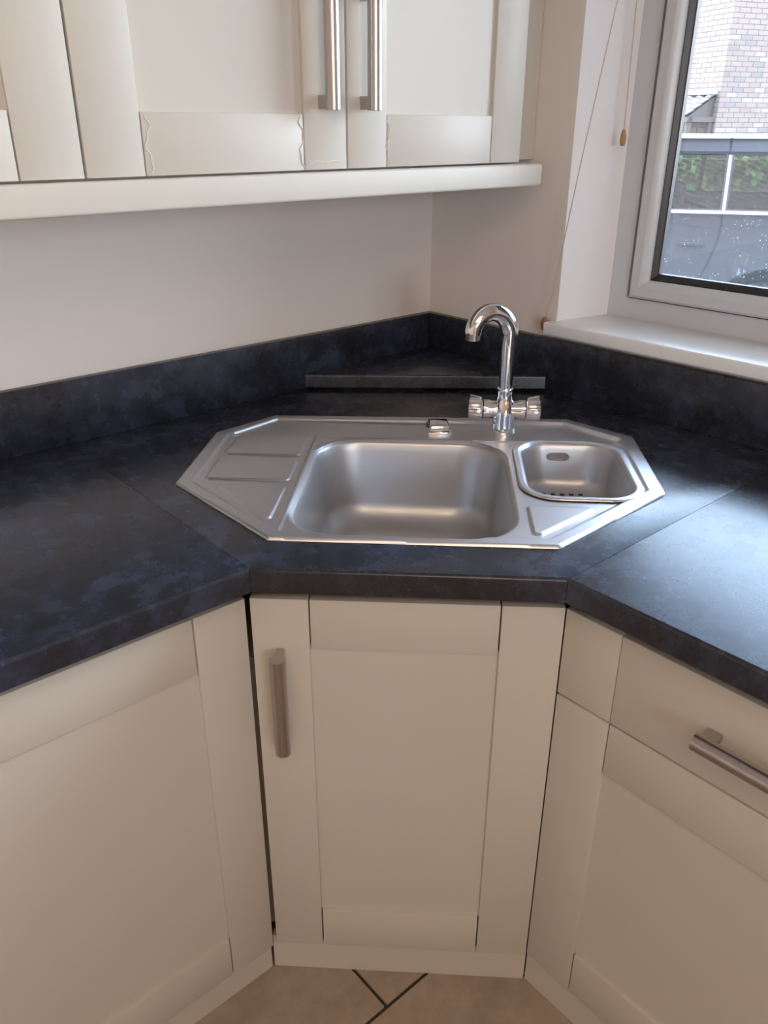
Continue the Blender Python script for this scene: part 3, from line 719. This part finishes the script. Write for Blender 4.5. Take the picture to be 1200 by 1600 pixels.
def inpoly_sdf(P, poly):
    d = None; ins_ = np.zeros(len(P), bool)
    for i in range(len(poly)):
        a = np.array(poly[i]); b = np.array(poly[(i+1) % len(poly)]); ab = b-a
        t = np.clip(((P-a)@ab)/(ab@ab), 0, 1); q = np.hypot(*((P-a)-t[:, None]*ab).T); d = q if d is None else np.minimum(d, q)
        cr_ = (a[1] > P[:, 1]) != (b[1] > P[:, 1]); xi = (b[0]-a[0])*(P[:, 1]-a[1])/(b[1]-a[1]+1e-12)+a[0]; ins_ ^= cr_ & (P[:, 0] < xi)
    return np.where(ins_, -d, d)
WINS = [[(-.72, 1.165), (.262, 1.165), (.262, 1.50), (-.50, 1.50)], [(.308, 1.165), (1.09, 1.165), (1.09, 1.515), (.308, 1.505)], [(1.17, 1.165), (2.10, 1.165), (1.66, 1.46), (1.40, 1.515), (1.17, 1.515)]]
def side_sdf(P):
    d = inpoly_sdf(P, OUTL)
    for x in WX: d = np.maximum(d, (WR+.115)-np.hypot(P[:, 0]-x, P[:, 1]-WR))
    for wn in WINS: d = np.maximum(d, -inpoly_sdf(P, wn))
    return d
P, F = sheet(side_sdf, -1.05, 3.65, .2, 1.65, .022)
yy = -inset(P[:, 1]) - .10*np.clip((P[:, 0]-2.9)/.6, 0, 1)**2 - .10*np.clip((-.5-P[:, 0])/.45, 0, 1)**2
def loc2w(A): return [FC @ Vector(q) for q in A]
near_s = np.stack([P[:, 0], yy, P[:, 1]], 1)
mesh('side_panel', loc2w(near_s), F, PAINT, car, True)
far_s = np.stack([P[:, 0], -1.80-yy, P[:, 1]], 1); mesh('side_panel', loc2w(far_s), F, PAINT, car, True)
# roof, bonnet and tail as one skin across the width
prof_ = [(3.5, .30), (3.57, .60), (3.42, .87), (2.95, .98), (2.47, 1.06), None, (1.75, 1.505), (1.32, 1.597), (.8, 1.605), (0, 1.605), (-.5, 1.597), (-.62, 1.56), None, (-.92, 1.15), (-1.0, .85), (-.97, .28)]
bm = bmesh.new(); prev = None; W_ = 12
for q in prof_:
    if q is None: prev = None; continue
    row_ = []
    ins_v = float(inset(np.array([min(q[1], 1.60)]))[0]) + (.10 if q[0] > 3.3 or q[0] < -.85 else 0)
    for i in range(W_+1):
        t = i/W_; y = -ins_v - (1.80-2*ins_v)*t; dome = .030*(1-(2*t-1)**4)*(1 if q[1] > .9 else 0)
        row_.append(bm.verts.new(FC @ Vector((q[0], y, q[1]-.012+dome))))
    if prev:
        for i in range(W_): bm.faces.new((prev[i], prev[i+1], row_[i+1], row_[i]))
    prev = row_
frombm('roof_and_bonnet', bm, PAINT, car, 40)
def strip(name, pts, half, ma, lift=.004, thick=.006, parent=None):
    """thin raised strip following the car's side along local (s,z) points"""
    bm = bmesh.new(); rings = []; q_ = [pts[0]]
    for a, b in zip(pts, pts[1:]):
        n_s = max(1, int(math.hypot(b[0]-a[0], b[1]-a[1])/.03)); q_ += [(a[0]+(b[0]-a[0])*i/n_s, a[1]+(b[1]-a[1])*i/n_s) for i in range(1, n_s+1)]
    pts = [p for i, p in enumerate(q_) if i == 0 or math.hypot(p[0]-q_[i-1][0], p[1]-q_[i-1][1]) > 1e-5]
    for i, (s, z) in enumerate(pts):
        a = np.array(pts[max(i-1, 0)]); b = np.array(pts[min(i+1, len(pts)-1)]); t = (b-a)/np.hypot(*(b-a)); n = np.array([-t[1], t[0]])*half
        y = -float(inset(np.array([z]))[0])+lift
        rings.append([bm.verts.new(FC @ Vector((s+n[0]*k, y+dy, z+n[1]*k))) for k, dy in ((-1, -thick), (-1, 0), (1, 0), (1, -thick))])
    for A, B_ in zip(rings, rings[1:]):
        for i in range(4): bm.faces.new((A[i], A[(i+1) % 4], B_[(i+1) % 4], B_[i]))
    return frombm(name, bm, ma, parent or car, 40)
for wn in WINS:
    c = np.mean(wn, 0)
    for sgn in (1, -1):
        vs = []
        for s, z in wn:
            s2, z2 = c+(np.array([s, z])-c)*1.02; y = -float(inset(np.array([z2]))[0])-.008
            vs.append(FC @ Vector((s2, y if sgn > 0 else -1.8-y, z2)))
        bm = bmesh.new(); bv = [bm.verts.new(q) for q in vs]; f_ = bm.faces.new(bv); r_ = bmesh.ops.extrude_face_region(bm, geom=[f_])
        bmesh.ops.translate(bm, vec=cn*(-.004*sgn), verts=[g_ for g_ in r_['geom'] if isinstance(g_, bmesh.types.BMVert)])
        frombm('side_window', bm, CGL, car)
for nm, pts4 in (('windscreen', [(2.47, 1.06), (1.75, 1.505)]), ('rear_window', [(-.62, 1.56), (-.92, 1.15)])):
    bm = bmesh.new(); r2 = []
    for s, z in pts4:
        iv = float(inset(np.array([z]))[0]); r2.append([bm.verts.new(FC @ Vector((s, -iv-(1.8-2*iv)*t, z+.01*(1-(2*t-1)**4)))) for t in (0, .25, .5, .75, 1)])
    for i in range(4): bm.faces.new((r2[0][i], r2[0][i+1], r2[1][i+1], r2[1][i]))
    frombm(nm, bm, CGL, car, 40)
strip('belt_trim', [(-.80+.1*i, 1.146) for i in range(31)], .011, TRIM, .010, .014)
strip('roof_rail', [(-.5, 1.59), (-.45, 1.608), (-.3, 1.612)]+[(-.2+.1*i, 1.612) for i in range(14)]+[(1.25, 1.60), (1.32, 1.58)], .008, TRIM, .03, .03)
strip('waist_line', [(-.9+.1*i, 1.065+.0*i) for i in range(12)], .004, PAINT, .006, .008)
strip('waist_line', [(.33, 1.045), (.45, 1.055), (.60, 1.08), (.85, 1.10), (1.2, 1.11), (2.2, 1.10)], .005, PAINT, .007, .010)
SEAM = mat('panel_gap', (.01, .01, .012), .8)
strip('door_seam', [(.292, 1.62), (.290, 1.40), (.290, 1.14), (.282, 1.06), (.290, .96), (.306, .90), (.340, .78), (.394, .66), (.47, .52), (.54, .38), (.58, .28)], .0075, SEAM, .0025, .004)
strip('door_seam', [(1.13, 1.60), (1.13, 1.14), (1.14, .8), (1.14, .28)], .0075, SEAM, .0025, .004)
strip('window_seal', [(-.75, 1.512), (.285, 1.512), (.285, 1.512), (1.70, 1.520)], .010, SEAM, .003, .006)
strip('pillar_trim', [(.285, 1.155), (.285, 1.50)], .010, TRIM, .004, .006)
bm = bmesh.new(); addbox(bm, (.37, -.004, .915), (.54, .022, .945), FC, .008); frombm('door_handle', bm, SEAM, car, 40)
for x in WX:
    for y0_ in (-.03, -1.56):
        wh = bmesh.new(); addlathe(wh, [(.20, 0), (.30, .0), (WR-.006, .02), (WR, .05), (WR, .17), (WR-.02, .20), (.2, .20)], FC @ Vector((x, y0_-.20, WR)), cn, 40); wo = frombm('wheel', wh, RUB, car, 40)
        wh = bmesh.new(); addlathe(wh, [(.205, .186), (.225, .203), (.20, .207), (.18, .190)], FC @ Vector((x, y0_-.20, WR)), cn, 40); hub = None
        for k in range(7):
            M_ = FC @ Matrix.Translation((x, y0_+.001, WR)) @ Matrix.Rotation(2*math.pi*k/7, 4, 'Y'); addbox(wh, (-.022, -.02, .02), (.022, .004, .205), M_, .004, 1)
        frombm('wheel_rim', wh, ALLOY, wo, 40)
bm = bmesh.new(); addbox(bm, (-.90, -1.54, .30), (3.2, -.26, .36), FC); addbox(bm, (-.85, -1.66, .36), (.33, -.26, .88), FC, .03); addbox(bm, (2.1, -1.54, .36), (3.1, -.26, .88), FC, .03)
frombm('floor_pan', bm, SEAM, car)
for s, hz_ in ((.55, 1.14), (1.55, 1.14)):
    for y in (-.50, -1.30):
        bm = bmesh.new(); addbox(bm, (s-.06, y-.24, .5), (s+.08, y+.24, hz_-.02), FC, .05, 3); addbox(bm, (s-.04, y-.12, hz_), (s+.05, y+.12, hz_+.17), FC, .04, 3); addbox(bm, (s-.07, y-.26, .36), (s+.5, y+.26, .56), FC, .05, 3)
        frombm('car_seat', bm, SEAT, car, 40)
